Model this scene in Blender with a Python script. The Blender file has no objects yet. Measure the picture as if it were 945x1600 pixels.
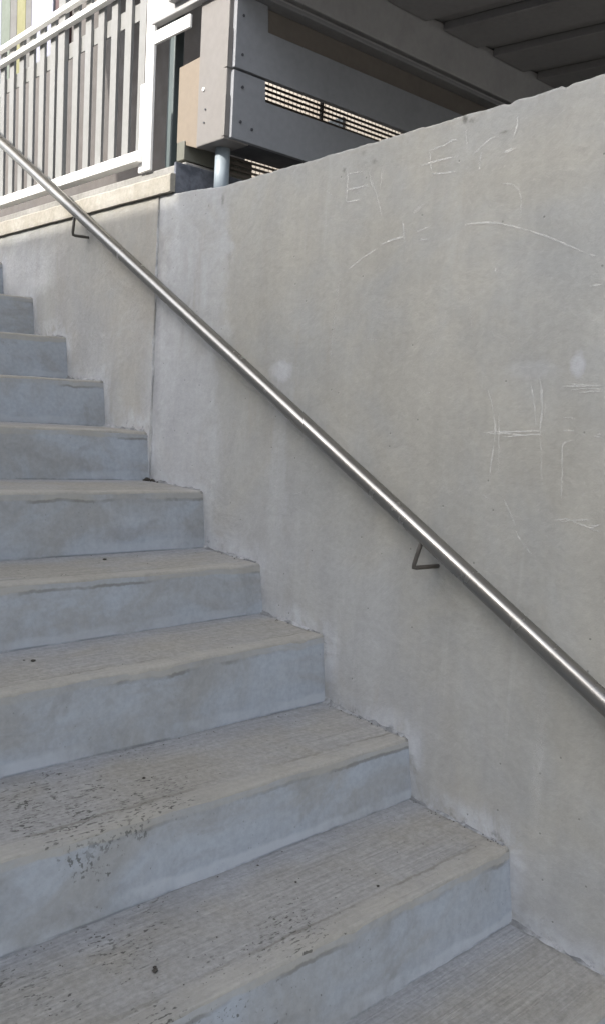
import bpy, bmesh, math, random
from mathutils import Vector, noise
R = math.radians
random.seed(7)
S = bpy.context.scene
C = S.collection

# ------------------------------------------------------------------ helpers
def new_bm(): return bmesh.new()

def add_box(bm, x0, x1, y0, y1, z0, z1, bev=0.0, seg=2):
    t = bmesh.new()
    v = [t.verts.new((x, y, z)) for x in (x0, x1) for y in (y0, y1) for z in (z0, z1)]
    for f in ((0,1,3,2),(4,6,7,5),(0,4,5,1),(2,3,7,6),(0,2,6,4),(1,5,7,3)):
        t.faces.new([v[i] for i in f])
    bmesh.ops.recalc_face_normals(t, faces=t.faces)
    if bev > 0:
        bmesh.ops.bevel(t, geom=t.edges[:], offset=bev, segments=seg, affect='EDGES', profile=0.5)
    merge(bm, t)

def merge(bm, t):
    me = bpy.data.meshes.new('tmp'); t.to_mesh(me); t.free()
    bm.from_mesh(me); bpy.data.meshes.remove(me)

def add_prism(bm, pts, axis, a0, a1, bev=0.0):
    """extrude a 2-D outline along an axis (0=x: pts are (y,z); 1=y: (x,z); 2=z: (x,y))"""
    t = bmesh.new()
    def P(p, a):
        return {0: (a, p[0], p[1]), 1: (p[0], a, p[1]), 2: (p[0], p[1], a)}[axis]
    A = [t.verts.new(P(p, a0)) for p in pts]; B = [t.verts.new(P(p, a1)) for p in pts]
    t.faces.new(A); t.faces.new(B[::-1])
    n = len(pts)
    for i in range(n):
        t.faces.new((A[i], B[i], B[(i+1) % n], A[(i+1) % n]))
    bmesh.ops.recalc_face_normals(t, faces=t.faces)
    if bev > 0:
        bmesh.ops.bevel(t, geom=t.edges[:], offset=bev, segments=2, affect='EDGES', profile=0.5)
    merge(bm, t)

def add_tube(bm, pts, r, seg=24, cap=True):
    pts = [Vector(p) for p in pts]
    rings = []
    n = len(pts)
    ref = Vector((1, 0.03, 0.02))
    for i, p in enumerate(pts):
        d = (pts[min(i+1, n-1)] - pts[max(i-1, 0)]).normalized()
        u = ref - d * ref.dot(d)
        if u.length < 0.15:
            u = Vector((0, 0.1, 1)); u = u - d * u.dot(d)
        u.normalize(); w = d.cross(u)
        rr = r(i) if callable(r) else r
        rings.append([bm.verts.new(p + rr*(math.cos(a)*u + math.sin(a)*w)) for a in [2*math.pi*k/seg for k in range(seg)]])
    for a, b in zip(rings, rings[1:]):
        for k in range(seg):
            f = bm.faces.new((a[k], a[(k+1) % seg], b[(k+1) % seg], b[k])); f.smooth = True
    if cap:
        bm.faces.new(rings[0][::-1]); bm.faces.new(rings[-1])

def obj(name, bm, m, parent=None):
    me = bpy.data.meshes.new(name)
    if isinstance(bm, bmesh.types.BMesh):
        bmesh.ops.recalc_face_normals(bm, faces=bm.faces)
        bm.to_mesh(me); bm.free()
    me.materials.append(m)
    o = bpy.data.objects.new(name, me); C.objects.link(o)
    if parent is not None:
        o.parent = parent
        r, off = parent, Vector((0, 0, 0))
        while r is not None:
            off += r.location; r = r.parent
        o.location = -off                       # keep mesh data in world metres
    return o

def thing(name, label, cat, loc=(0, 0, 0), group=None):
    o = bpy.data.objects.new(name, None); C.objects.link(o)
    o.location = loc; o.empty_display_size = 0.1
    o['label'] = label; o['category'] = cat
    if group: o['group'] = group
    return o

def tag(o, label, cat, group=None):
    o['label'] = label; o['category'] = cat
    if group: o['group'] = group
    return o

def struct(name, bm, m, kind='structure'):
    o = obj(name, bm, m); o['kind'] = kind
    return o

# ------------------------------------------------------------------ node helper
class NT:
    def __init__(self, name):
        self.m = bpy.data.materials.new(name); self.m.use_nodes = True
        self.t = self.m.node_tree; self.N = self.t.nodes; self.L = self.t.links
        self.b = self.N['Principled BSDF']
        self.pos = self.N.new('ShaderNodeTexCoord').outputs['Object']
    def set(self, sock, v):
        if hasattr(v, 'is_output') or isinstance(v, bpy.types.NodeSocket): self.L.new(v, sock)
        else: sock.default_value = v
    def xyz(self, v=None):
        s = self.N.new('ShaderNodeSeparateXYZ'); self.L.new(v or self.pos, s.inputs[0]); return s.outputs
    def mapp(self, scale=(1, 1, 1), loc=(0, 0, 0), rot=(0, 0, 0), v=None):
        s = self.N.new('ShaderNodeMapping'); self.L.new(v or self.pos, s.inputs[0])
        s.inputs['Scale'].default_value = scale; s.inputs['Location'].default_value = loc; s.inputs['Rotation'].default_value = rot
        return s.outputs[0]
    def noise(self, scale, detail=6, rough=.6, dist=0, v=None, lac=2.0):
        s = self.N.new('ShaderNodeTexNoise'); self.L.new(v or self.pos, s.inputs['Vector'])
        s.inputs['Scale'].default_value = scale; s.inputs['Detail'].default_value = detail
        s.inputs['Roughness'].default_value = rough; s.inputs['Distortion'].default_value = dist
        s.inputs['Lacunarity'].default_value = lac
        return s.outputs['Fac']
    def voro(self, scale, v=None, feature='F1', out='Distance', rnd=1):
        s = self.N.new('ShaderNodeTexVoronoi'); s.feature = feature; self.L.new(v or self.pos, s.inputs['Vector'])
        s.inputs['Scale'].default_value = scale; s.inputs['Randomness'].default_value = rnd
        return s.outputs[out]
    def math(self, op, a, b=0.0, c=0.0, clamp=False):
        s = self.N.new('ShaderNodeMath'); s.operation = op; s.use_clamp = clamp
        for i, v in enumerate((a, b, c)):
            if i < len(s.inputs): self.set(s.inputs[i], v)
        return s.outputs[0]
    def ramp(self, x, lo, hi, a=0.0, b=1.0, smooth=True):
        s = self.N.new('ShaderNodeMapRange'); s.clamp = True
        s.interpolation_type = 'SMOOTHSTEP' if smooth else 'LINEAR'
        self.set(s.inputs['Value'], x)
        s.inputs['From Min'].default_value = lo; s.inputs['From Max'].default_value = hi
        s.inputs['To Min'].default_value = a; s.inputs['To Max'].default_value = b
        return s.outputs['Result']
    def mix(self, f, a, b, mode='MIX'):
        s = self.N.new('ShaderNodeMix'); s.data_type = 'RGBA'; s.blend_type = mode
        self.set(s.inputs[0], f)
        for i, v in ((6, a), (7, b)):
            if isinstance(v, tuple): s.inputs[i].default_value = (*v[:3], 1)
            else: self.set(s.inputs[i], v)
        return s.outputs[2]
    def mul(self, col, f):
        """scale a colour by a scalar socket"""
        s = self.N.new('ShaderNodeVectorMath'); s.operation = 'SCALE'
        self.L.new(col, s.inputs[0]); self.set(s.inputs['Scale'], f); return s.outputs[0]
    def uv(self, name='local'):
        s = self.N.new('ShaderNodeAttribute'); s.attribute_name = name; return s.outputs['Vector']
    def bump(self, h, strength=.3, dist=.01, prev=None):
        s = self.N.new('ShaderNodeBump'); s.inputs['Strength'].default_value = strength
        s.inputs['Distance'].default_value = dist; self.L.new(h, s.inputs['Height'])
        if prev: self.L.new(prev, s.inputs['Normal'])
        return s.outputs[0]
    def done(self, col, rough=.9, normal=None, metal=0.0, spec=.35):
        if isinstance(col, tuple): self.b.inputs['Base Color'].default_value = (*col, 1)
        else: self.L.new(col, self.b.inputs['Base Color'])
        self.set(self.b.inputs['Roughness'], rough)
        self.b.inputs['Metallic'].default_value = metal
        self.b.inputs['Specular IOR Level'].default_value = spec
        if normal: self.L.new(normal, self.b.inputs['Normal'])
        return self.m

RISE, RUN = 0.17, 0.3144
# surveyed steps: nosing (y, z) at the wall, drop of the nosing line per metre along x
STEPS = {
 0: (-0.0015, 0.0022, 0.002), 1: (0.3166, 0.1560, -0.012), 2: (0.6443, 0.3461, 0.004), 3: (0.9344, 0.4960, -0.012),
 4: (1.2374, 0.6803, -0.020), 5: (1.5838, 0.8515, -0.012), 6: (1.8987, 1.0239, 0.012), 7: (2.2040, 1.1906, 0.016),
 8: (2.5124, 1.3616, 0.010), 9: (2.8290, 1.5300, 0.0), 10: (3.1440, 1.7000, 0.0)}
for k in range(-7, 0): STEPS[k] = (k*RUN, k*RISE, 0.0)
FOOT = 0.024                                  # risers lean back by this much

# ------------------------------------------------------------------ materials
def speckle(n, scale, thr_lo, thr_hi, v=None):
    return n.ramp(n.noise(scale, 3, .55, 0, v), thr_lo, thr_hi)

def wall_material(name, upper):
    n = NT(name); x, y, z = n.xyz()
    warm, cool, pale = ((.306, .296, .266) if not upper else (.300, .292, .270)), (.284, .286, .277), (.36, .368, .38)
    big = n.noise(1.7, 7, .62, .5)
    col = n.mix(n.ramp(big, .36, .62), warm, cool)
    broad = n.noise(.9, 5, .55, .8, n.mapp((1, 1, 1), (2, 6, 3)))
    col = n.mul(col, n.ramp(broad, .34, .66, .945, 1.05))
    vs = n.mapp((1, 5.0, .55))
    streak = n.noise(2.2, 6, .6, .3, vs)
    fine = n.noise(55, 5, .65)
    med = n.noise(9, 6, .65, .8)
    wob = n.math('MULTIPLY_ADD', n.noise(3.2, 6, .65), .34, -.17)
    if not upper:
        # cooler skimmed strip beside the joint, with a feathered hard edge
        yy = n.math('ADD', y, wob)
        a = n.ramp(yy, 1.11, 1.19)
        a = n.math('MULTIPLY', a, n.ramp(n.noise(4.5, 6, .7, 1.0), .30, .60, .35, 1))
        col = n.mix(n.math('MULTIPLY', a, .85), col, pale)
        jn = n.math('ADD', y, n.math('MULTIPLY_ADD', n.noise(7, 6, .7, .6), .10, -.05))
        jd = n.math('MULTIPLY', n.ramp(jn, 1.515, 1.55), n.ramp(n.noise(3, 5, .6, 0, n.mapp((1, 1, 1), (5, 1, 7))), .42, .6, .15, 1))
        col = n.mix(n.math('MULTIPLY', jd, .55), col, (.215, .22, .235))
        jw = n.math('MULTIPLY', n.ramp(jn, 1.40, 1.46), n.ramp(jn, 1.56, 1.50))
        jw = n.math('MULTIPLY', jw, n.ramp(n.noise(6, 6, .7, .8), .44, .6))
        col = n.mix(n.math('MULTIPLY', jw, .6), col, (.42, .425, .44))
        # feathered trowel patch further along
        yb = n.math('ADD', y, n.math('MULTIPLY', wob, .7))
        e = n.math('MULTIPLY', n.ramp(yb, .80, .83), n.ramp(yb, .93, .88))
        e = n.math('MULTIPLY', e, n.ramp(z, 1.15, .95))
        col = n.mix(n.math('MULTIPLY', e, .35), col, pale)
        # pale round plaster dab
        for (cy, cz, ry, rz, k) in ((-.061, 1.083, .018, .026, .60), (.885, 1.066, .045, .028, .5), (.05, 1.075, .07, .02, .16)):
            dy = n.math('DIVIDE', n.math('SUBTRACT', y, cy), ry); dz = n.math('DIVIDE', n.math('SUBTRACT', z, cz), rz)
            d = n.math('SQRT', n.math('ADD', n.math('MULTIPLY', dy, dy), n.math('MULTIPLY', dz, dz)))
            d = n.math('ADD', d, n.math('ADD', n.math('MULTIPLY', wob, 1.5), n.math('MULTIPLY_ADD', n.noise(26, 5, .65), 1.5, -.75)))
            col = n.mix(n.ramp(d, 1.35, .55, 0, k), col, (.43, .435, .47))
    else:
        d = n.math('ADD', n.math('MULTIPLY', z, 1.0), n.math('MULTIPLY', wob, .5))
        a = n.math('MULTIPLY', n.ramp(d, 1.36, 1.44), n.ramp(y, 2.15, 2.5))
        a = n.math('MULTIPLY', a, n.ramp(d, 1.62, 1.50))
        col = n.mix(n.math('MULTIPLY', a, .9), col, (.44, .445, .45))
        b = n.math('MULTIPLY', n.ramp(n.noise(2.6, 5, .6, .6), .40, .62), n.ramp(y, 2.5, 2.1))
        col = n.mix(n.math('MULTIPLY', b, .40), col, (.335, .312, .27))
        jn = n.math('ADD', y, n.math('MULTIPLY_ADD', n.noise(9, 6, .7, .5), .14, -.07))
        jm = n.math('MULTIPLY', n.ramp(jn, 1.64, 1.57), n.ramp(z, 1.25, 1.0))
        col = n.mix(n.math('MULTIPLY', jm, .7), col, (.40, .405, .41))
        p2 = n.ramp(n.noise(2.3, 6, .65, .7, n.mapp((1, 1, 1), (3, 8, 1))), .52, .66)
        col = n.mix(n.math('MULTIPLY', p2, .5), col, (.36, .362, .36))
    # lime smears just above each tread and in front of each riser
    s = n.math('DIVIDE', y, RUN); fr = n.math('FRACT', s); fl = n.math('FLOOR', s)
    up = n.math('SUBTRACT', z, n.math('MULTIPLY', fl, RISE))
    up = n.math('ADD', up, n.math('MULTIPLY', wob, .45))
    near = n.math('MAXIMUM', n.ramp(up, .085, .02), n.math('MULTIPLY', n.ramp(fr, .80, .93), n.ramp(up, .26, .14)))
    near = n.math('MULTIPLY', near, n.ramp(n.noise(11, 6, .7, .6), .34, .60))
    col = n.mix(n.math('MULTIPLY', near, .80), col, (.40, .415, .445))
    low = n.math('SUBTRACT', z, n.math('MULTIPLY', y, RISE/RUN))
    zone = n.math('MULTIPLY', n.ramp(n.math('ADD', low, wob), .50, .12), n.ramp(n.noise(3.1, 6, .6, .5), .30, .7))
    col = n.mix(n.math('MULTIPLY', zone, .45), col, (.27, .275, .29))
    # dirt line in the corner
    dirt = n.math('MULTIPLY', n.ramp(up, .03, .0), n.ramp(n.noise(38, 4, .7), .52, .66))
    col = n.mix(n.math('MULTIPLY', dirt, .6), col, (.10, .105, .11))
    f = n.math('ADD', n.ramp(streak, .25, .75, .935, 1.055), n.ramp(fine, .3, .7, -.04, .04))
    f = n.math('ADD', f, n.ramp(med, .3, .7, -.045, .045))
    col = n.mul(col, f)
    # pale lime runs down the face
    run = n.ramp(n.noise(7, 4, .6, .2, n.mapp((1, 3.4, .22), (3, 0, 0))), .62, .74)
    col = n.mix(n.math('MULTIPLY', run, .18), col, (.40, .40, .39))
    brown = n.ramp(n.noise(5.5, 5, .6, .4, n.mapp((1, 2.4, .35), (9, 4, 0))), .60, .74)
    col = n.mix(n.math('MULTIPLY', brown, .24), col, (.25, .225, .185))
    # pin holes and small dents
    vd = n.voro(34); vc = n.voro(34, out='Color')
    cs = n.N.new('ShaderNodeSeparateColor'); n.L.new(vc, cs.inputs[0])
    hole = n.math('MULTIPLY', n.ramp(vd, .11, .05), n.math('GREATER_THAN', cs.outputs[0], .968))
    col = n.mix(n.math('MULTIPLY', hole, .55), col, (.10, .098, .09))
    # mottled crumbled lip
    edge = n.math('MULTIPLY', n.ramp(n.math('ADD', z, n.math('MULTIPLY', wob, .12)), 1.60, 1.635), n.ramp(n.noise(14, 5, .7), .5, .68))
    col = n.mix(n.math('MULTIPLY', edge, .28), col, (.20, .18, .145))
    h1 = n.bump(n.noise(5, 6, .55, .4), .35, .02)
    h2 = n.bump(n.math('SUBTRACT', n.math('ADD', fine, n.math('MULTIPLY', med, 1.2)), n.math('MULTIPLY', hole, 1.6)), .30, .004, h1)
    return n.done(col, n.ramp(med, .3, .7, .72, .92), h2, spec=.3)

def tread_material():
    n = NT('broomed_concrete'); x, y, z = n.xyz()
    U = n.uv(); u, v, kk = n.xyz(U)
    base = n.mix(n.ramp(n.noise(3.2, 7, .62, .5), .35, .65), (.262, .250, .224), (.268, .264, .255))
    cool = n.math('MULTIPLY', n.ramp(n.math('ADD', v, n.math('MULTIPLY_ADD', n.noise(5, 5, .6), .6, -.3)), .62, .95), .65)
    base = n.mix(cool, base, (.290, .305, .335))
    # broom lines along the step
    l1 = n.noise(1.0, 3, .6, 0, n.mapp((3.0, 150, 3), (0, 0, 0), (0, 0, R(1.2))))
    l2 = n.noise(1.0, 3, .6, 0, n.mapp((7, 330, 7), (5, 0, 0), (0, 0, R(-.8))))
    patchy = n.ramp(n.noise(4.2, 5, .6, .4), .32, .62, .25, 1)
    lines = n.math('ADD', n.ramp(l1, .3, .7, -1, 1), n.ramp(l2, .3, .7, -.7, .7))
    lines = n.math('MULTIPLY', lines, patchy)
    col = n.mul(base, n.math('MULTIPLY_ADD', lines, .105, 1.0))
    fine = n.noise(85, 4, .7)
    col = n.mul(col, n.ramp(fine, .3, .7, .86, 1.13))
    # scuffed, darker traffic band and pale worn lip
    scuff = n.ramp(n.noise(2.0, 6, .65, .8, n.mapp((1, 2.6, 1), (7, 0, 0))), .50, .70)
    col = n.mix(n.math('MULTIPLY', scuff, .24), col, (.175, .168, .155))
    lipn = n.math('ADD', v, n.math('MULTIPLY_ADD', n.noise(16, 5, .7), .12, -.06))
    lip = n.math('MULTIPLY', n.ramp(lipn, .20, .10), n.ramp(n.noise(6, 5, .7), .32, .6, .3, 1))
    col = n.mix(n.math('MULTIPLY', lip, .55), col, (.335, .318, .28))
    seam = n.math('MULTIPLY', n.math('MULTIPLY', n.ramp(lipn, .150, .165), n.ramp(lipn, .190, .170)), n.ramp(n.noise(4, 5, .6), .42, .62))
    col = n.mix(n.math('MULTIPLY', seam, .55), col, (.13, .118, .096))
    # dark specks, thick on the lower treads away from the wall
    pv = n.mapp((75, 165, 80))
    sp = n.noise(1.0, 2.5, .55, 0, pv)
    reg = n.math('MULTIPLY', n.ramp(x, -.30, -.62), n.ramp(z, .34, .20))
    reg = n.math('MULTIPLY', reg, n.ramp(n.noise(4.0, 4, .6), .36, .62))
    thr = n.math('SUBTRACT', .78, n.math('MULTIPLY', reg, .212))
    spk = n.math('MULTIPLY', n.math('SUBTRACT', sp, thr), 28, clamp=True)
    col = n.mix(n.math('MULTIPLY', spk, n.ramp(n.noise(18, 3, .6), .35, .62, .35, .85)), col, (.055, .053, .047))
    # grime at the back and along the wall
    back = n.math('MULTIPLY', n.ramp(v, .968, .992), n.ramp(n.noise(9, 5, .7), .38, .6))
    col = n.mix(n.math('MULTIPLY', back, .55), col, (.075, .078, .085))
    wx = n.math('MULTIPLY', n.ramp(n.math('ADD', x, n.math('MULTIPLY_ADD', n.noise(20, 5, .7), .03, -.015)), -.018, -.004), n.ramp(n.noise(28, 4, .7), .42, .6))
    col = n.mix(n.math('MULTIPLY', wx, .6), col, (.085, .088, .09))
    b1 = n.bump(n.math('ADD', lines, n.math('MULTIPLY', fine, .8)), .32, .004)
    b2 = n.bump(n.math('SUBTRACT', n.noise(7, 5, .6), n.math('MULTIPLY', spk, .3)), .25, .012, b1)
    return n.done(col, .88, b2, spec=.3)

def riser_material():
    n = NT('rubbed_concrete'); x, y, z = n.xyz()
    U = n.uv(); u, v, kk = n.xyz(U)
    m = n.noise(3.0, 7, .6, .7, n.mapp((1, 1, 1.6)))
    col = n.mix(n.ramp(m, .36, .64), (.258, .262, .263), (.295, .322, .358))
    bl = n.ramp(n.noise(5.0, 6, .6, 1.0, n.mapp((1, 1, 1.3), (4, 0, 2))), .52, .66)
    col = n.mix(n.math('MULTIPLY', bl, .40), col, (.205,.206,.206))
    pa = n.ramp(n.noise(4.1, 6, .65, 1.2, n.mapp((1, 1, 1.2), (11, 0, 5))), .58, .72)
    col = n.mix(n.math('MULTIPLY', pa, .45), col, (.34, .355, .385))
    fine = n.noise(70, 4, .65)
    col = n.mul(col, n.ramp(fine, .3, .7, .93, 1.07))
    pore = n.math('MULTIPLY', n.ramp(n.voro(60), .16, .07), n.ramp(n.noise(5, 4, .6), .5, .62))
    col = n.mix(n.math('MULTIPLY', pore, .45), col, (.11, .112, .118))
    # pale cement slurry along the foot
    vv = n.math('ADD', v, n.math('MULTIPLY_ADD', n.noise(3.2, 5, .6), .40, -.20))
    foot = n.math('MULTIPLY', n.ramp(vv, .21, .13), n.ramp(n.noise(3.0, 6, .65, .3), .40, .58, .0, 1))
    col = n.mix(n.math('MULTIPLY', foot, n.ramp(z, .42, .05, .40, .85)), col, (.375, .395, .43))
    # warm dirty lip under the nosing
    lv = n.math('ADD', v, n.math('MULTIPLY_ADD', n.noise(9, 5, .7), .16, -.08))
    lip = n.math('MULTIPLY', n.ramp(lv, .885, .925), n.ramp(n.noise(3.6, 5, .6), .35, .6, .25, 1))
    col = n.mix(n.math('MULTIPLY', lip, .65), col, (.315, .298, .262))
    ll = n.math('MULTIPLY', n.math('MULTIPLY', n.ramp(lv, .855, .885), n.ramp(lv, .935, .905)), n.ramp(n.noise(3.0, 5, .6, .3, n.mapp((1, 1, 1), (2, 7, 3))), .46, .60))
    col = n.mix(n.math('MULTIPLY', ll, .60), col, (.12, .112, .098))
    # dark drip spots on the riser of the second step
    sp = n.noise(1.0, 3, .6, 0, n.mapp((125, 95, 105)))
    reg = n.math('MULTIPLY', n.math('MULTIPLY', n.ramp(x, -.60, -.72), n.ramp(x, -1.02, -.88)), n.math('MULTIPLY', n.ramp(z, .17, .15), n.ramp(z, .0, .03)))
    reg = n.math('MULTIPLY', reg, n.ramp(n.noise(7, 3, .6), .34, .55))
    reg2 = n.math('MULTIPLY', n.math('MULTIPLY', n.ramp(z, -.005, -.02), n.ramp(x, -.42, -.75)), .6)
    reg = n.math('MAXIMUM', reg, reg2)
    spk = n.math('MULTIPLY', n.math('SUBTRACT', sp, n.math('SUBTRACT', .80, n.math('MULTIPLY', reg, .288))), 22, clamp=True)
    col = n.mix(n.math('MULTIPLY', spk, n.ramp(n.noise(20, 3, .6), .33, .62, .25, .78)), col, (.075, .075, .072))
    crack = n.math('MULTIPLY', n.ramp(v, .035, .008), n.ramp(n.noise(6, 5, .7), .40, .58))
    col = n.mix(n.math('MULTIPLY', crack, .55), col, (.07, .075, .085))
    b1 = n.bump(n.math('ADD', n.noise(11, 6, .6), n.math('MULTIPLY', fine, .35)), .28, .008)
    return n.done(col, .86, b1, spec=.3)

def plain_concrete(name, a, b, scale=4, bump=.3, rough=.9):
    n = NT(name)
    col = n.mix(n.ramp(n.noise(scale, 7, .62, .5), .35, .65), a, b)
    fine = n.noise(60, 4, .65)
    col = n.mul(col, n.ramp(fine, .3, .7, .90, 1.10))
    st = n.ramp(n.noise(scale*2.2, 6, .65, .8), .55, .72)
    col = n.mix(n.math('MULTIPLY', st, .35), col, tuple(c*.55 for c in a))
    return n.done(col, rough, n.bump(n.math('ADD', n.noise(14, 5, .6), fine), bump, .006), spec=.3)

def paint(name, c, rough=.5, dirt=.25, dc=None, scale=5, spec=.4, metal=0.0):
    n = NT(name)
    col = n.mix(n.math('MULTIPLY', n.ramp(n.noise(scale, 6, .65, .6, n.mapp((1, 1, .5))), .45, .72), dirt), c, dc or tuple(q*.6 for q in c))
    col = n.mul(col, n.ramp(n.noise(45, 4, .6), .3, .7, .96, 1.04))
    return n.done(col, n.ramp(n.noise(9, 4, .6), .3, .7, rough-.08, rough+.1), n.bump(n.noise(30, 4, .6), .08, .002), metal, spec)

def steel_material():
    n = NT('handrail_steel'); x, y, z = n.xyz()
    col = n.mix(n.ramp(n.noise(6, 6, .6, .4), .35, .65), (.185, .182, .175), (.235, .232, .224))
    sc = n.noise(1.0, 4, .6, 0, n.mapp((140, 9, 9), (0, 0, 0), (R(28.4), 0, 0)))
    col = n.mul(col, n.ramp(sc, .3, .7, .90, 1.08))
    nick = n.ramp(n.noise(75, 3, .6), .70, .78)
    col = n.mix(n.math('MULTIPLY', nick, .25), col, (.12, .115, .105))
    nrm = n.bump(n.noise(40, 4, .6), .05, .002, n.bump(n.noise(11, 4, .6), .055, .01))
    n.done(col, n.ramp(n.noise(14, 4, .6), .3, .7, .17, .28), nrm, 1.0, .5)
    g = n.N.new('ShaderNodeBsdfAnisotropic'); g.inputs['Roughness'].default_value = .5
    g.inputs['Color'].default_value = (.58, .555, .51, 1); n.L.new(nrm, g.inputs['Normal'])
    mx = n.N.new('ShaderNodeMixShader'); mx.inputs[0].default_value = .22
    n.L.new(n.b.outputs[0], mx.inputs[1]); n.L.new(g.outputs[0], mx.inputs[2])
    n.L.new(mx.outputs[0], n.N['Material Output'].inputs[0])
    return n.m
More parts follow.
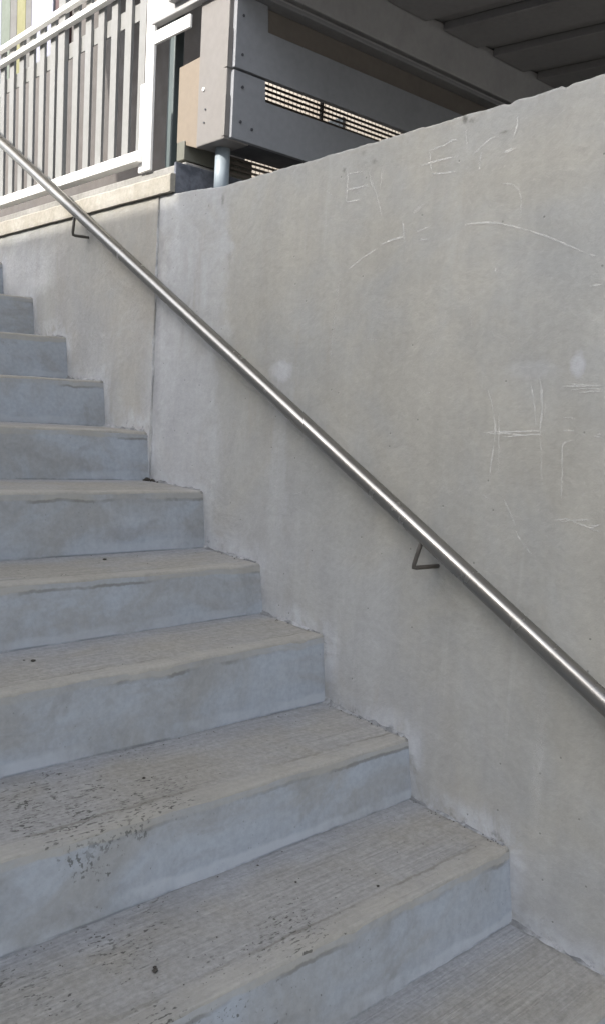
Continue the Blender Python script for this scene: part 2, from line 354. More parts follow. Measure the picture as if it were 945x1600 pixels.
SCRATCHES = [
(3, 0.5, [(0.6553, 1.5835), (0.6537, 1.5034)]),
(2.5, 0.4, [(0.6548, 1.5774), (0.5943, 1.574)]),
(3, 0.6, [(0.6622, 1.5351), (0.5804, 1.5385)]),
(3, 0.6, [(0.6539, 1.5058), (0.5934, 1.5045)]),
(3, 0.45, [(0.5781, 1.5715), (0.5678, 1.5404), (0.5519, 1.5159)]),
(2.5, 0.35, [(0.5311, 1.5714), (0.5336, 1.5426), (0.5361, 1.5137)]),
(2.5, 0.3, [(0.574, 1.562), (0.5459, 1.5078), (0.5194, 1.4456)]),
(3, 0.55, [(0.3815, 1.5891), (0.3763, 1.5642), (0.3697, 1.5334)]),
(3, 0.6, [(0.3814, 1.5877), (0.3408, 1.5923), (0.3147, 1.5991), (0.2927, 1.5971)]),
(3, 0.6, [(0.416, 1.5567), (0.3558, 1.5608), (0.2934, 1.5606)]),
(3.5, 0.75, [(0.3697, 1.5334), (0.3256, 1.528), (0.2945, 1.5272)]),
(3.5, 0.5, [(0.2298, 1.5204), (0.2296, 1.5433), (0.2266, 1.5722)]),
(3, 0.4, [(0.2541, 1.554), (0.2266, 1.5722), (0.2032, 1.5841), (0.1793, 1.5862)]),
(6, 0.55, [(0.1658, 1.5468), (0.1364, 1.5512)]),
(4, 0.5, [(0.1375, 1.6223), (0.1372, 1.5972), (0.1462, 1.5706)]),
(2.5, 0.3, [(0.2774, 1.6175), (0.2654, 1.5558)]),
(3, 0.4, [(0.1729, 1.4825), (0.1365, 1.4753), (0.118, 1.4606), (0.1115, 1.442), (0.1077, 1.3972)]),
(3, 0.45, [(0.6381, 1.3289), (0.5852, 1.3553), (0.5236, 1.3782)]),
(3.5, 0.7, [(0.519, 1.3851), (0.4838, 1.3919), (0.4394, 1.396)]),
(3, 0.5, [(0.4532, 1.4378), (0.4448, 1.4009), (0.4334, 1.3638)]),
(3, 0.45, [(0.4062, 1.4039), (0.3599, 1.4115)]),
(3, 0.4, [(0.3947, 1.3829), (0.3616, 1.3817)]),
(3.5, 0.6, [(0.2607, 1.4037), (0.2266, 1.4032), (0.1931, 1.4007), (0.16, 1.3943), (0.1274, 1.3854), (0.0876, 1.3727)]),
(3.5, 0.55, [(0.0876, 1.3727), (0.0487, 1.3579), (0.0032, 1.339), (-0.0337, 1.3221), (-0.0625, 1.3086)]),
(2.5, 0.4, [(-0.0625, 1.3086), (-0.0867, 1.3017)]),
(2.5, 0.25, [(0.6596, 1.315), (0.6685, 1.2607), (0.6787, 1.2059)]),
(9, 0.4, [(0.1641, 1.2981), (0.1588, 1.2859)]),
(3, 0.4, [(-0.0728, 1.2436), (-0.1057, 1.2474)]),
(10, 0.2, [(0.42, 1.4481), (0.3883, 1.4652)]),
(2, 0.25, [(0.757, 1.5602), (0.7132, 1.5306), (0.6769, 1.5103)]),
(3, 0.4, [(0.159, 1.0328), (0.1464, 1.007), (0.1376, 0.9776)]),
(5, 0.4, [(0.1376, 0.9776), (0.1296, 0.9519), (0.1283, 0.9296), (0.1283, 0.9072)]),
(3, 0.5, [(0.129, 0.9147), (0.1306, 0.8846), (0.133, 0.8543), (0.1336, 0.824)]),
(4, 0.3, [(0.1223, 0.9819), (0.1165, 0.9155), (0.1082, 0.8415)]),
(2.5, 0.7, [(0.1605, 0.9326), (0.0785, 0.94), (-0.0008, 0.9459)]),
(2.5, 0.55, [(0.1533, 0.9293), (0.0998, 0.935), (0.0352, 0.9338)]),
(2.5, 0.7, [(0.1079, 0.9268), (0.052, 0.9335), (0.0005, 0.9391)]),
(3, 0.4, [(0.0512, 1.0618), (0.0438, 1.0387), (0.0308, 0.9928), (0.0235, 0.9503)]),
(3.5, 0.55, [(0.0268, 1.0628), (0.0175, 1.0287), (0.0115, 0.9864), (0.0119, 0.958), (0.0113, 0.9278)]),
(3, 0.25, [(0.0052, 1.0043), (0.0032, 0.9655)]),
(3, 0.25, [(0.0098, 0.9296), (0.0019, 0.8731), (-0.0052, 0.8236)]),
(3, 0.35, [(-0.0536, 0.7969), (-0.0502, 0.8565), (-0.0441, 0.9121), (-0.0473, 0.9228), (-0.0623, 0.9293), (-0.0813, 0.932)]),
(2.5, 0.6, [(-0.031, 1.0416), (-0.0736, 1.0417), (-0.1272, 1.0454)]),
(2, 0.5, [(-0.0441, 1.0473), (-0.0694, 1.045), (-0.0995, 1.0459)]),
(2, 0.5, [(-0.0514, 1.0337), (-0.0928, 1.038), (-0.1281, 1.0368)]),
(2.5, 0.6, [(-0.0713, 1.0274), (-0.1046, 1.0329), (-0.1286, 1.0315)]),
(2, 0.45, [(-0.0397, 0.9767), (-0.0768, 0.9746)]),
(2.5, 0.5, [(-0.0418, 0.9493), (-0.0774, 0.9503)]),
(2, 0.4, [(-0.1143, 0.9409), (-0.1384, 0.9397)]),
(2, 0.4, [(-0.1213, 0.9447), (-0.1376, 0.9473)]),
(2.5, 0.5, [(-0.0385, 0.7573), (-0.0696, 0.765), (-0.1034, 0.7576), (-0.1343, 0.7515), (-0.1588, 0.7475)]),
(2.5, 0.5, [(-0.0566, 0.7565), (-0.0873, 0.7642), (-0.1284, 0.7714)]),
(2, 0.45, [(-0.0796, 0.7628), (-0.1032, 0.7593), (-0.1266, 0.7532), (-0.1565, 0.769)]),
(2, 0.4, [(-0.1223, 0.7581), (-0.1569, 0.765)]),
(2, 0.4, [(-0.0414, 0.7491), (-0.0495, 0.7484)]),
(3, 0.3, [(0.0946, 0.7943), (0.0792, 0.7737), (0.0636, 0.7496), (0.0524, 0.7251)]),
(4, 0.4, [(0.052, 0.7214), (0.042, 0.708), (0.0303, 0.6987)]),
(3, 0.3, [(0.0303, 0.6987), (0.0138, 0.6828), (-0.0, 0.6715)]),
(5, 0.3, [(0.1466, 0.7923), (0.1273, 0.783)]),
(2.5, 0.25, [(0.6689, 1.3001), (0.674, 1.2127), (0.6803, 1.0618)]),
(2, 0.25, [(0.5622, 1.1504), (0.491, 1.1473)]),
(2, 0.2, [(0.2345, 1.2637), (0.2144, 1.1571), (0.1864, 1.1113)]),
(3, 0.3, [(0.8097, 0.7177), (0.7538, 0.7334)]),
(2.5, 0.25, [(0.3621, 1.016), (0.3101, 1.0213)]),
(3, 0.2, [(0.0858, 1.1394), (0.0783, 1.1501)]),
(22, 0.11, [(-0.0479, 0.4118), (-0.0549, 0.3129), (-0.0588, 0.2122), (-0.0671, 0.0678)]),
(30, 0.09, [(-0.0515, 0.2827), (-0.0639, 0.0665), (-0.0664, -0.0222)]),
]
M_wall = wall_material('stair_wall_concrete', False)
M_wall2 = wall_material('upper_wall_concrete', True)
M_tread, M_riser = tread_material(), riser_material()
M_kerb = plain_concrete('pale_kerb_concrete', (.255, .238, .205), (.31, .295, .265), 5)
M_slab = plain_concrete('grey_slab_concrete', (.20, .195, .185), (.25, .245, .235), 5)
M_slabend = plain_concrete('shaded_dirty_concrete', (.065, .07, .085), (.14, .148, .175), 16)  # dirt tones plus the dim hollow's shade mixed into the colour
M_ground = plain_concrete('paving', (.24, .235, .22), (.29, .285, .275), .8)
M_steel = steel_material()
M_bracket = paint('bracket_steel', (.07, .068, .062), .5, .4, (.10, .07, .05))
M_white = paint('white_paint', (.80, .79, .77), .45, .12, (.60, .57, .52))
M_picket = paint('grey_paint', (.21, .21, .206), .5, .35, (.165, .162, .155))
M_col = paint('pale_grey_cladding', (.165, .155, .149), .6, .25, (.14, .128, .118), 6)
M_beige = paint('beige_cladding', (.185, .152, .118), .6, .25, (.155, .125, .095), 6)
M_board = paint('blue_grey_board', (.215, .222, .240), .6, .45, (.165, .171, .186), 4)
M_recess = paint('brown_grey_board', (.14, .122, .106), .65, .4, (.10, .09, .08), 5)
M_beam = paint('dark_beam', (.34, .335, .335), .6, .5, (.24, .235, .235), 4)
M_flange = paint('flange_paint', (.20, .20, .205), .5, .3, (.14, .14, .145), 6)
M_soffit = paint('dark_soffit', (.25, .245, .25), .65, .5, (.16, .157, .16), 3)
M_bolt = paint('dark_bolt', (.05, .052, .06), .5, .2)
M_pipe = paint('pale_blue_paint', (.24, .28, .315), .5, .3, (.19, .215, .24), 12)
M_teal = paint('grey_teal_paint', (.10, .125, .13), .5, .25, (.075, .09, .095), 6)
M_screen = paint('dark_wire', (.13, .112, .095), .6, .5, (.10, .07, .05))
M_bgwall = paint('shaded_brown_cladding', (.078, .070, .066), .8, .5, (.05, .049, .052), .9)  # colour darkened to carry shade from an overhang that is not modelled
M_bgpale = paint('pale_cladding', (.175, .18, .225), .7, .15, (.16, .165, .20), 1.5)
M_yel = paint('yellow_green_panel', (.125, .12, .055), .7, .15, (.11, .11, .05), 1.5)
M_gre = paint('grey_green_panel', (.085, .10, .082), .7, .15, (.075, .09, .075), 1.5)
M_gry = paint('grey_panel', (.085, .083, .08), .7, .15, (.07, .07, .067), 1.5)
M_red = paint('dull_red_panel', (.05, .026, .028), .7, .15, (.045, .028, .028), 1.5)
M_opp = paint('opposite_render', (.30, .29, .27), .85, .3, (.22, .21, .20), .6)
M_win = paint('dark_window', (.03, .035, .04), .15, .1, (.03, .035, .04), 1)
M_crumb = paint('dark_crumb', (.045, .040, .034), .9, .4, (.07, .06, .045), 40)

M_mortar = plain_concrete('corner_mortar', (.13, .135, .14), (.31, .315, .325), 20, .5)
# ------------------------------------------------------------------ ground
GZ = -1.22
bm = new_bm()
v = [bm.verts.new(p) for p in ((-400, -400, GZ), (400, -400, GZ), (400, 400, GZ), (-400, 400, GZ))]
bm.faces.new(v); struct('ground', bm, M_ground)

# upper terrace slab beside the stairs, and the landing at their head
bm = new_bm()
add_box(bm, .0045, 9, 1.492, 30, 1.642, 1.700, .003); add_box(bm, .195, 9, 1.492, 30, 1.20, 1.640, .003)
struct('terrace', bm, M_slab)
bm = new_bm()
add_box(bm, .050, .19, 1.4905, 30, 1.7005, 1.757, .006)
struct('terrace_upstand', bm, M_slab)
bm = new_bm()
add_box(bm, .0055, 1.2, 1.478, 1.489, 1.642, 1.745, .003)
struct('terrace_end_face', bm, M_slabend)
bm = new_bm()
add_box(bm, -2.6, -.02, 3.44, 30, 1.45, 1.697, .004)
struct('landing', bm, M_slab)
bm = new_bm()
add_box(bm, .20, 9, -5, 1.475, GZ-.2, 1.35, 0)
struct('earth_bank', bm, M_slab)

# ------------------------------------------------------------------ walls
def nz(*p): return noise.noise(Vector(p))

def wall_mesh(y0, y1, ztop, zbot, x0, th, step=.008, rough=.004):
    """front face x0, ragged top edge; columns along y"""
    bm = new_bm()
    n = int((y1-y0)/step); cols = []
    for i in range(n+1):
        y = y0 + (y1-y0)*i/n
        zt = ztop(y) + rough*(nz(y*9, 1.3, 0)*.6 + nz(y*31, 4.7, 0)*.5 + nz(y*80, 2.2, 0)*.35)
        chip = max(0, nz(y*21, 8.1, 3)-.36)*.016
        zt -= chip
        fx = .0025*nz(y*2.3, .4, 9)
        c = .0028 + .0018*nz(y*25, 6, 1) + chip*.6
        prof = [(x0, zbot), (x0+fx*.0, zt-.30), (x0+fx*.3, zt-.06), (x0, zt-c*1.6-.004), (x0, zt-c*1.6), (x0+c*.30, zt-c*.5), (x0+c, zt), (x0+c+.003, zt), (x0+th*.5, zt+.002+.004*nz(y*12, 3, 3)), (x0+th, zt), (x0+th, zbot)]
        cols.append([bm.verts.new((p[0], y, p[1])) for p in prof])
    for a, b in zip(cols, cols[1:]):
        for k in range(len(a)-1):
            f = bm.faces.new((a[k], b[k], b[k+1], a[k+1])); f.smooth = True
    bm.faces.new(cols[0]); bm.faces.new(cols[-1][::-1])
    return bm

JY = 1.560
wt = lambda y: (1.6575 - .0255*y) if y < 1.2 else (1.6269 + (y-1.2)*.055)
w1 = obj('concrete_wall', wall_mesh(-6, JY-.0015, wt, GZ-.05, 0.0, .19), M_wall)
tag(w1, 'long grey concrete wall with scratched letters and lines behind the steel handrail', 'wall')
w2 = obj('concrete_wall', wall_mesh(JY+.0015, 3.45, lambda y: 1.6445, GZ-.05, -.003, .19, .01, .0015), M_wall2)
tag(w2, 'stained concrete wall panel under the pale kerb, beyond the vertical joint', 'wall')
bm = new_bm(); add_box(bm, .0012, .18, JY-.02, JY+.02, GZ, 1.61); obj('joint_filler', bm, M_slab, w1)

bm = new_bm()
for z0, z1 in ((.74, .98), (1.03, 1.20), (1.27, 1.60)):
    prev = None; m = int((z1-z0)/.006)
    for i in range(m+1):
        zz = z0 + (z1-z0)*i/m; e = min(1, 5*min(i, m-i)/m)
        a = JY - (.004 + .010*abs(nz(zz*11, 2, 5)) + .005*nz(zz*37, 1, 1))*e; b = JY + (.004 + .012*abs(nz(zz*9, 7, 2)) + .005*nz(zz*41, 3, 8))*e
        th = -.0035 - .0022*e - .0012*nz(zz*30, 5, 5)
        row = [bm.verts.new(p) for p in ((.0008, a, zz), (th*.75, a+.003, zz), (th, (a+b)/2, zz), (th, b-.003, zz), (-.0022, b, zz))]
        if prev:
            for j in range(4):
                f = bm.faces.new((prev[j], row[j], row[j+1], prev[j+1])); f.smooth = True
        prev = row
obj('joint_mortar', bm, plain_concrete('smeared_mortar', (.275, .277, .275), (.345, .35, .36), 9, .4), w1)
# kerb: the sunlit edge strip along the wall head
bm = new_bm()
n = 150; cols = []
for i in range(n+1):
    y = 1.474 + (9-1.474)*(i/n)**1.6
    j = .0025*nz(y*7, 1, 2) + .0015*nz(y*29, 5, 2)
    zb, zt = 1.6455 + j, 1.704 + .002*nz(y*11, 3, 7)
    cols.append([bm.verts.new((px, y, pz)) for px, pz in ((-.016+j*.5, zb), (-.017+j*.5, zt-.006), (-.012, zt), (.0035, zt+.001), (.0035, zb))])
for a, b in zip(cols, cols[1:]):
    for k in range(5): bm.faces.new((a[k], b[k], b[(k+1) % 5], a[(k+1) % 5]))
bm.faces.new(cols[0]); bm.faces.new(cols[-1][::-1])
tag(obj('kerb', bm, M_kerb), 'sunlit cream kerb strip along the wall top below the white fence', 'kerb')

# scratches in the skin of the wall: thin ribbons a hair proud of the face
def scratch_material():
    n = NT('scratched_lime')
    br = n.ramp(n.noise(60, 4, .7), .34, .58, .35, 1)
    tr = n.N.new('ShaderNodeBsdfTransparent'); mx = n.N.new('ShaderNodeMixShader')
    at = n.uv('strength'); s, _, _ = n.xyz(at)
    n.L.new(n.math('MULTIPLY', br, s), mx.inputs[0])
    n.L.new(tr.outputs[0], mx.inputs[1]); n.L.new(n.b.outputs[0], mx.inputs[2])
    out = n.N['Material Output']; n.L.new(mx.outputs[0], out.inputs[0])
    return n.done((.80, .795, .77), .9)
M_scr = scratch_material()
def ribbons(data, parent, name, mat, x=-.0032):
    bm = new_bm(); lay = bm.loops.layers.uv.new('strength')
    for w, kf, pts in data:
        P = []
        for (a, b) in zip(pts, pts[1:]):
            m = max(2, int(math.dist(a, b)/.008))
            for i in range(m): P.append((a[0]+(b[0]-a[0])*i/m, a[1]+(b[1]-a[1])*i/m))
        P.append(pts[-1]); prev = None
        for i, p in enumerate(P):
            q0, q1 = P[max(0, i-1)], P[min(len(P)-1, i+1)]
            d = Vector((q1[0]-q0[0], q1[1]-q0[1])).normalized(); nn = Vector((-d.y, d.x))
            ends = min(1, .35 + 3.0*min(i, len(P)-1-i)/max(1, len(P)-1))
            hw = w*.00052*ends*(1 + .5*nz(p[0]*90, p[1]*90, 2))
            jj = .0012*nz(p[0]*40, p[1]*40, 7)
            hw *= 1.45
            row = [bm.verts.new((x, p[0]+nn.x*(e*hw+jj), p[1]+nn.y*(e*hw+jj))) for e in (1, .25, -.25, -1)]
            if prev:
                for j in range(3):
                    f = bm.faces.new((prev[j], row[j], row[j+1], prev[j+1])); ed = (0, 1, 1, 0)
                    for l, e in zip(f.loops, (ed[j], ed[j], ed[j+1], ed[j+1])): l[lay].uv = (min(1, kf*.62*ends)*e, 0)
            prev = row
    return obj(name, bm, mat, parent)
ribbons(SCRATCHES, w1, 'scratched_writing', M_scr)

# small dark stains under the lip
def blot_material():
    n = NT('dark_stain')
    tr = n.N.new('ShaderNodeBsdfTransparent'); mx = n.N.new('ShaderNodeMixShader')
    at = n.uv('strength'); s, _, _ = n.xyz(at)
    n.L.new(n.math('MULTIPLY', n.math('MULTIPLY', s, n.ramp(n.noise(70, 4, .7), .3, .6, .3, 1)), .8), mx.inputs[0])
    n.L.new(tr.outputs[0], mx.inputs[1]); n.L.new(n.b.outputs[0], mx.inputs[2])
    n.L.new(mx.outputs[0], n.N['Material Output'].inputs[0])
    return n.done((.085, .080, .065), .95)
bm = new_bm(); lay = bm.loops.layers.uv.new('strength')
for (cy, cz, ry, rz, st, ph) in ((.284, 1.640, .012, .012, 1, 0), (.262, 1.634, .010, .007, .8, 1), (.170, 1.590, .014, .004, .8, 2), (.670, 1.589, .009, .009, .9, 3), (.562, 1.593, .012, .009, .55, 4),
                             (1.197, 1.582, .010, .030, .55, 5), (1.27, 1.575, .006, .006, .6, 6), (.60, 1.62, .018, .008, .35, 7), (1.15, 1.40, .012, .05, .2, 8), (-.03, 1.52, .02, .008, .25, 9)):
    c = bm.verts.new((-.0034, cy, cz)); ring = []
    for a in range(18):
        t = 2*math.pi*a/18; k = 1 + .5*nz(math.cos(t)*1.6+ph*5, math.sin(t)*1.6, ph)
        ring.append(bm.verts.new((-.0034, cy+ry*k*math.cos(t), cz+rz*k*math.sin(t))))
    for a in range(18):
        f = bm.faces.new((c, ring[a], ring[(a+1) % 18]))
        for l in f.loops: l[lay].uv = (st if l.vert is c else 0.0, 0)
obj('stain', bm, blot_material(), w1)

# ------------------------------------------------------------------ stairs
stairs = thing('concrete_staircase', 'weathered grey concrete stairs climbing along the wall below the handrail', 'stairs', (-1.3, 0, GZ))
XS = []
x = .004
while x > -2.6:
    XS.append(x); x -= .010 if x > -1.25 else .05
XS.append(-2.6)
def slope_dz(k, x): return STEPS[k][2]*max(x, -1.2)
def strip(bm, lay, rows):
    """rows: list over x of [(x,y,z,v)]"""
    prev = None
    for r in rows:
        cur = [(bm.verts.new(p[:3]), p[0], p[3]) for p in r]
        if prev:
            for i in range(len(cur)-1):
                f = bm.faces.new((prev[i][0], cur[i][0], cur[i+1][0], prev[i+1][0])); f.smooth = True
                for l, q in zip(f.loops, (prev[i], cur[i], cur[i+1], prev[i+1])): l[lay].uv = (q[1], q[2])
        prev = cur
RN = .0075
def nose_jit(k, x):
    a = .0022*nz(x*5, k*3.1, .5) + .0014*nz(x*22, k*5.7, 2) + .0008*nz(x*70, k*2.3, 4)
    c = max(0, nz(x*13, k*7.7, 9)-.30)*.022 + max(0, nz(x*37, k*3.7, 4)-.35)*.010
    return a, c
for k in range(-7, 11):
    y, z, sl = STEPS[k]
    rows_r, rows_t = [], []
    for x in XS:
        zk = z + slope_dz(k, x)
        a, c = nose_jit(k, x)
        yn = y + a*1.2 + .004*nz(x*1.3, k, 0)
        zn = zk + a*.5
        if k-1 in STEPS: zb = STEPS[k-1][1] + slope_dz(k-1, x) + .004
        else: zb = GZ
        r = RN*(1 + .4*nz(x*9, k*1.9, 6)) + c
        yb = yn - FOOT
        H = zn - r - zb
        rr = [(x, yb-.002, zb-.012, -.05), (x, yb, zb, 0)]
        for t in (.12, .3, .5, .7, .88):
            rr.append((x, yb + FOOT*t + .0014*nz(x*4, t*3, k*2.0), zb + H*t, t))
        top = (x, yn - .0005, zn - r, 1.0); rr.append(top); rows_r.append(rr)
        tt = [(x, top[1], top[2], 0.0)]
        for t in (25, 50, 72, 90):
            tt.append((x, yn + r*(1-math.cos(R(t))), zn - r*(1-math.sin(R(t))), .03*t/90))
        if k+1 in STEPS:
            yb2 = STEPS[k+1][0] - FOOT + .004; D = yb2 - yn
            for q in (.12, .25, .4, .55, .7, .85, .95, 1.0, 1.06):
                zz = zn + .004*q + .0012*nz(x*3, q*4, k*1.7)
                tt.append((x, yn + D*q, zz, min(q, 1)))
        else:
            tt.append((x, yn + .32, zn, .9))
        rows_t.append(tt)
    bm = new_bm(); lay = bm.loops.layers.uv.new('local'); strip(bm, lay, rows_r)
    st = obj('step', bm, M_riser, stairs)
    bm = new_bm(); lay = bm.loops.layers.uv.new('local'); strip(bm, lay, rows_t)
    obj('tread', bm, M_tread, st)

    if k+1 in STEPS and -3 < k < 10:
        bm = new_bm(); prev = None
        y0f, y1f = y + .014, STEPS[k+1][0] - FOOT + .003
        for i in range(60):
            q = i/59; yy = y0f + (y1f-y0f)*q
            zt = z + .004*q
            g = max(.0012, .0045 + .006*nz(yy*9, k*3.3, 2) + .004*nz(yy*38, k, 5) + .006*max(0, q-.8)*5)
            hgt = max(.0012, g*(1 + .8*nz(yy*24, 3, k)))
            row = [bm.verts.new(p) for p in ((.001 if yy < JY else -.002, yy, zt+hgt*1.15), (-.0012 if yy < JY else -.0042, yy, zt+hgt), ((-.30*g if yy < JY else -.30*g-.003), yy, zt+.42*hgt), (-g-(.0 if yy < JY else .003), yy, zt+.0022), (-g-.001-(.0 if yy < JY else .003), yy, zt-.003))]
            if prev:
                for j in range(4):
                    f = bm.faces.new((prev[j], row[j], row[j+1], prev[j+1])); f.smooth = True
            prev = row
        obj('mortar_fillet', bm, M_mortar, st)

# crumbs, grit and dead leaf bits lying on the treads
bm = new_bm()
def crumb(x, y, z, s, fl=.5):
    t = bmesh.new(); bmesh.ops.create_icosphere(t, subdivisions=1, radius=1)
    ph = random.random()*99
    for vv in t.verts:
        d = 1 + .5*nz(vv.co.x*1.7+ph, vv.co.y*1.7, vv.co.z*1.7)
        vv.co = Vector((vv.co.x*s*d*random.choice((1, 1.0, 1.3)), vv.co.y*s*d, vv.co.z*s*fl*d))
        vv.co += Vector((x, y, z + s*fl*.6))
    merge(bm, t)
def tz(k, x): return STEPS[k][1] + slope_dz(k, x) + .003
for (x, y, k, s) in ((-.867, .108, 0, .0055), (-.862, .116, 0, .0035), (-.49, .174, 0, .0030), (-.364, .064, 0, .0034), (-.676, .464, 1, .0042), (-.66, .458, 1, .0022), (-.765, .814, 2, .0060), (-.78, .83, 2, .003), (-.404, 1.14, 3, .006), (-.512, .27, 0, .003)):
    crumb(x, y, tz(k, x), s, .4)
for i in range(26):
    crumb(-.012-abs(random.gauss(0, .012)), 1.535+random.gauss(0, .022), tz(4, 0)+abs(random.gauss(0, .004)), random.uniform(.002, .0055), .9)
for i in range(240):
    k = random.choice((0, 0, 0, 1, 1, 2, 3)); x = -random.random()**.8*1.15
    y = STEPS[k][0] + random.uniform(.02, .27)
    crumb(x, y, tz(k, x), random.uniform(.0006, .0016), .5)
for i in range(160):
    k = random.choice((0, 1, 2, 3)); 
    if random.random() < .5: x, y = -abs(random.gauss(0, .010))-.002, STEPS[k][0]+random.uniform(.02, .28)
    else: x, y = -random.random()*1.1, STEPS[k][0]+.286-abs(random.gauss(0, .006))
    crumb(x, y, tz(k, x), random.uniform(.0007, .0022), .6)
struct('grit', bm, M_crumb, 'stuff')

# ------------------------------------------------------------------ handrail
def rz(y): return .540354*y + .54553
rail = thing('handrail', 'round steel handrail running diagonally down the concrete wall', 'handrail', (-.065, .3, 0))
pts = [(-.065, -1.75, rz(-1.45)-.0), (-.065, -1.55, rz(-1.45)), (-.065, -1.45, rz(-1.44)+.001)]
pts += [(-.065, y/20, rz(y/20)) for y in range(-28, 66)]
pts += [(-.065, 3.32, rz(3.29)), (-.065, 3.40, rz(3.33)), (-.065, 3.7, rz(3.34))]
bm = new_bm(); add_tube(bm, pts, .0212, 40); obj('rail_tube', bm, M_steel, rail)
for (ty, ey, ez, wy, wz) in ((.265, .287, .602, .263, .606), (2.036, 2.050, 1.557, 2.040, 1.5575), (-1.0, -.978, -.08, -1.002, -.076)):
    bm = new_bm()
    if ty < 0: ez, wz = rz(ty)-.088, rz(ty)-.084
    top = Vector((-.065, ty, rz(ty)-.016)); el = Vector((-.065, ey, ez)); wl = Vector((.004, wy, wz))
    P = [top, top.lerp(el, .5), top.lerp(el, .86), el + Vector((.003, .0, .001)), el.lerp(wl, .12), el.lerp(wl, .5), wl]
    add_tube(bm, P, .0054, 12)
    obj('bracket', bm, M_bracket, rail)

# ------------------------------------------------------------------ white fence on the terrace edge
fence = thing('metal_fence', 'white metal fence with thin grey pickets on the terrace edge at upper left', 'fence', (.05, 1.71, 1.757))
def fbox(name, *a, m=M_white, bev=.003):
    bm = new_bm(); add_box(bm, *a, bev); return obj(name, bm, m, fence)
YE = 7.5
fbox('post', .034, .047, 1.688, 1.738, 1.7575, 3.0)
fbox('post_sleeve', .036, .049, 1.7385, 1.768, 1.7575, 2.057)
fbox('bottom_rail', .012, .058, 1.7385, YE, 1.790, 1.826)
fbox('top_rail', .036, .060, 1.7385, YE, 2.474, 2.494, bev=.002)
fbox('top_rail', .036, .060, 1.7385, YE, 2.412, 2.432, bev=.002)
fbox('flat_rail', .0735, .0785, 1.7385, YE, 2.305, 2.365, m=M_picket, bev=.001)
fbox('side_rail', .036, .047, 1.476, 1.6878, 2.172, 2.214)
fbox('post', .0525, .0735, 2.392, 2.448, 1.8265, 2.56, m=M_picket)
y = 1.808
while y < YE:
    if not (2.37 < y < 2.44):
        fbox('picket', .0605, .0725, y-.022, y+.022, 1.8265, 2.50, m=M_picket, bev=.0015)
    y += .1003

# ------------------------------------------------------------------ raised deck structure at the wall head
deck = thing('raised_deck', 'raised grey deck with boarded side, dark soffit and corner column above the wall', 'deck', (.13, 1.35, 1.66))
def dbox(name, *a, m=M_board, bev=.003):
    bm = new_bm(); add_box(bm, *a, bev); return obj(name, bm, m, deck)
YB = 1.28
bm = new_bm(); add_prism(bm, [(YB, 1.792), (1.432, 1.790), (1.432, 2.70), (YB, 2.70)], 0, .050, .150, .004); obj('column', bm, M_col, deck)
# corner trim strip, broken at the board joint
dbox('corner_trim', .0475, .066, YB-.004, YB+.012, 1.800, 1.925, m=M_col, bev=.001)
dbox('corner_trim', .0475, .066, YB-.004, YB+.012, 2.006, 2.125, m=M_col, bev=.001)
bm = new_bm(); add_prism(bm, [(1.4335, 1.790), (1.556, 1.828), (1.556, 2.070), (1.4335, 2.076)], 0, .056, .085, .002); obj('side_panel', bm, M_beige, deck)
# lower board, notched below the slit
bm = new_bm(); add_prism(bm, [(.0665, 1.797), (2.6, 1.775), (2.6, 1.950), (.197, 1.936), (.192, 2.000), (.0665, 2.000)], 1, YB-.016, YB+.004, .0015); obj('board', bm, M_board, deck)
bm = new_bm(); add_prism(bm, [(.0665, 2.008), (.192, 2.007), (2.6, 2.015), (2.6, 2.150), (.193, 2.147), (.187, 2.225), (.0665, 2.225)], 1, YB-.018, YB+.004, .0015); obj('board', bm, M_board, deck)
dbox('joint_strip', .151, .20, YB+.005, YB+.012, 1.98, 2.03, m=M_bolt, bev=0)
dbox('recessed_board', .151, 3.2, YB+.006, YB+.03, 2.10, 2.26, m=M_recess)
dbox('flange', .070, 3.2, YB-.050, YB+.004, 2.226, 2.240, m=M_flange, bev=.002)
dbox('web', .072, 3.2, YB-.020, YB+.004, 2.2405, 2.262, m=M_beam, bev=.001)
dbox('beam', .060, 3.2, YB-.045, YB+.03, 2.2625, 2.425, m=M_beam, bev=.004)
dbox('floor_plate', .052, .60, YB+.012, 1.432, 1.800, 1.812, m=M_bolt, bev=.001)
for bx, bz in ((.092, 2.165), (.094, 2.050), (.100, 1.955), (.098, 1.850), (.145, 1.838), (.30, 2.196)):
    bm = new_bm(); add_tube(bm, [(bx, YB-.0205 + (.03 if bz == 2.196 else 0), bz), (bx, YB-.010+ (.03 if bz == 2.196 else 0), bz)], .0045, 10); obj('bolt', bm, M_bolt, deck)
for by, bz, bs in ((1.40, 1.965, .006), (1.385, 1.90, .003), (1.39, 1.86, .003)):
    bm = new_bm(); add_tube(bm, [(.0465, by, bz), (.052, by, bz)], bs, 10); obj('bolt', bm, M_white if bs > .005 else M_bolt, deck)
# soffit with ribs running over the stairs side
bm = new_bm()
add_box(bm, .06, 6.0, -3.2, 1.70, 2.431, 2.50, 0)
obj('soffit', bm, M_soffit, deck)
for i in range(18):
    xr = .38 + .31*i
    bm = new_bm()
    sk = .16
    add_prism(bm, [(xr, 1.232), (xr+.21, 1.232), (xr+.21+sk*4.4, -3.15), (xr+sk*4.4, -3.15)], 2, 2.398, 2.430, .004)
    obj('soffit_panel', bm, M_soffit, deck)
dbox('edge_fascia', .030, .058, -3.2, 1.70, 2.235, 2.52, m=M_beam)
dbox('edge_gutter', .006, .029, -3.2, 1.56, 2.262, 2.34, m=M_flange)
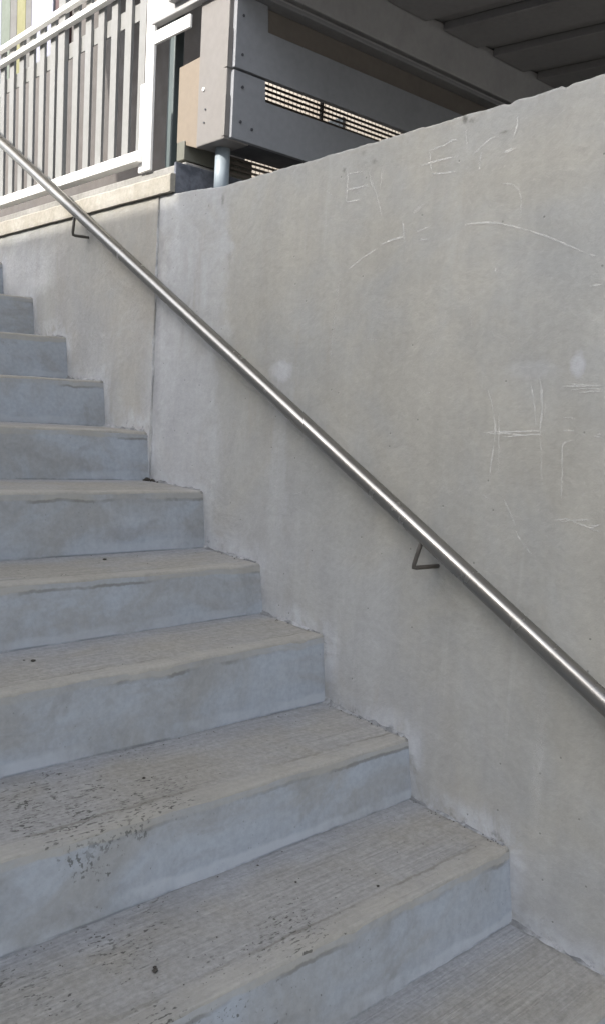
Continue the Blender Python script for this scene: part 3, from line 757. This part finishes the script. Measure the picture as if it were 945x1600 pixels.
# cross beam and support leg below the corner
bm = new_bm(); add_prism(bm, [(.050, 1.764), (.34, 1.758), (.34, 1.812), (.050, 1.826)], 1, 1.500, 1.545, .003); obj('cross_beam', bm, paint('olive_grey_paint', (.12, .12, .10), .6, .3, (.08, .08, .07)), deck)
bm = new_bm(); add_tube(bm, [(.115, 1.372, 1.55), (.115, 1.372, 1.70), (.115, 1.372, 1.799)], .0245, 20); obj('support_leg', bm, M_pipe, deck)
# wire screen behind the boards
bm = new_bm()
z = 1.60
while z < 2.24:
    add_box(bm, .18, 2.5, 1.485, 1.489, z, z+.0078 + .0008*nz(z*50, 1, 1)); z += .0172
x = .19
while x < 2.5:
    add_box(bm, x, x+.0020, 1.4893, 1.4905, 1.58, 2.24); x += .0195
obj('wire_screen', bm, M_screen, deck)
for xx in (.645, 1.45): dbox('screen_stile', xx, xx+.010, 1.491, 1.505, 1.58, 2.43, m=M_recess, bev=.001)

# slim post between fence and deck
bm = new_bm(); add_box(bm, .155, .195, 1.742, 1.782, 1.7005, 2.9, .004)
tag(obj('steel_post', bm, M_teal), 'slim grey teal post in shade between white fence post and deck column', 'post')

# ------------------------------------------------------------------ buildings
bg = thing('background_building', 'shade-darkened brown building with striped upper panels behind the picket fence', 'building', (2.6, 10, 1.70))
bm = new_bm(); add_box(bm, 2.20, 2.48, 4.35, 16, 1.7005, 6.2); obj('wall', bm, M_bgwall, bg)
y = 6.95
for w, m in ((.46, M_bgpale), (.13, M_gry), (.20, M_yel), (.16, M_gry), (.22, M_gre), (.20, M_bgpale), (.3, M_gry), (.3, M_yel), (.3, M_gre)):
    bm = new_bm(); add_box(bm, 2.175, 2.1985, y, y+w-.008, 4.02, 6.18, .002); obj('cladding_panel', bm, m, bg); y += w
bm = new_bm(); add_box(bm, 2.175, 2.1985, 6.62, 6.90, 4.02, 4.60, .002); obj('cladding_panel', bm, M_red, bg)
bm = new_bm(); add_box(bm, 2.18, 2.1985, 4.4, 15.9, 1.72, 2.72, .002); obj('plinth', bm, paint('dark_plinth', (.042, .043, .048), .8, .5, (.065, .064, .066), 1.2), bg)

upper = thing('added_shade_walkway', 'added unseen walkway slab on two columns, cutting overhead light on the stairs', 'walkway', (0, 0, GZ))  # unseen slab added to block overhead sky and darken the rail's reflections
bm = new_bm(); add_box(bm, -1.45, 5.5, -1.6, 6.2, 4.60, 4.82, .01); obj('slab', bm, M_slab, upper)
for yy in (-1.4, -.2): bm = new_bm(); add_box(bm, .4, .7, yy, yy+.3, GZ, 4.598, .01); obj('column', bm, M_slab, upper)
far = thing('added_backdrop_building', 'added cream building, a bright backdrop behind the wire screen under the deck', 'building', (8, 10, 1.7))  # added so a sunlit cream surface shows bright through the screen
bm = new_bm(); add_box(bm, 6.0, 9, 3.5, 24, 1.7005, 9); obj('wall', bm, paint('cream_render', (.235, .212, .187), .85, .6, (.15, .12, .095), 1.6), far)
for i in range(6):
    bm = new_bm(); add_box(bm, 5.96, 5.998, 4.6+2.4*i, 5.5+2.4*i, 3.2, 4.5, .004); obj('window', bm, M_win, far)
opp = thing('added_shade_building', 'added unseen building opposite the stairs, shaped to shade the steps', 'building', (-8, 0, GZ))  # unseen block added as sun occluder; stepped roof sets the shade line
SUN_E, SUN_AZ = 32.0, 9.0                    # elevation; degrees from -X towards +Y
OX = -6.0
OH = 1.622 + (-OX/math.cos(R(SUN_AZ)))*math.tan(R(SUN_E))
bm = new_bm(); add_box(bm, OX-5, OX, 2.41, 24, GZ, OH); add_box(bm, OX-5, OX, -3.2, 2.409, GZ, OH+.115); obj('wall', bm, M_opp, opp)
for i in range(9):
    for zz in (.6, 3.6):
        yy = -2.2 + 2.8*i
        bm = new_bm(); add_box(bm, OX+.002, OX+.05, yy, yy+1.4, zz, zz+1.5, .004); obj('window', bm, M_win, opp)

# ------------------------------------------------------------------ camera
cam = bpy.data.cameras.new('camera'); co = bpy.data.objects.new('camera', cam); C.objects.link(co)
yaw, pitch, roll = 0.7369364755, -0.1179500874, 0.0573194788
f = Vector((math.sin(yaw)*math.cos(pitch), math.cos(yaw)*math.cos(pitch), math.sin(pitch)))
rt = Vector((math.cos(yaw), -math.sin(yaw), 0)); up = rt.cross(f)
r2 = math.cos(roll)*rt + math.sin(roll)*up; u2 = -math.sin(roll)*rt + math.cos(roll)*up
from mathutils import Matrix
co.matrix_world = Matrix(((r2.x, u2.x, -f.x, -1.639463), (r2.y, u2.y, -f.y, -1.047915), (r2.z, u2.z, -f.z, .963446), (0, 0, 0, 1)))
cam.sensor_fit = 'VERTICAL'; cam.sensor_height = 36; cam.sensor_width = 36*604/1024; cam.lens = 36*1362.2445/1600
cam.clip_start = .05; cam.clip_end = 1500
S.camera = co

# ------------------------------------------------------------------ light
w = bpy.data.worlds.new('World'); S.world = w; w.use_nodes = True
N, L = w.node_tree.nodes, w.node_tree.links
sky = N.new('ShaderNodeTexSky'); sky.sky_type = 'NISHITA'; sky.sun_disc = False
sd = Vector((-math.cos(R(SUN_E))*math.cos(R(SUN_AZ)), math.cos(R(SUN_E))*math.sin(R(SUN_AZ)), math.sin(R(SUN_E))))
sky.sun_elevation = R(SUN_E); sky.sun_rotation = math.atan2(sd.x, sd.y)
sky.air_density = 1.0; sky.dust_density = 3.0; sky.ozone_density = 1.0
hs = N.new('ShaderNodeHueSaturation'); hs.inputs['Saturation'].default_value = .42
L.new(sky.outputs[0], hs.inputs['Color']); L.new(hs.outputs[0], N['Background'].inputs['Color'])
N['Background'].inputs['Strength'].default_value = .15
sl = bpy.data.lights.new('sun', 'SUN'); sl.energy = 2.0; sl.angle = R(.5); sl.color = (1, .95, .86)
so = bpy.data.objects.new('sun', sl); C.objects.link(so)
so.rotation_euler = (-sd).to_track_quat('-Z', 'Y').to_euler()
so.location = sd*30

S.render.engine = 'CYCLES'
S.view_settings.view_transform = 'Standard'; S.view_settings.look = 'None'; S.view_settings.gamma = 1
S.view_settings.exposure = 1.93
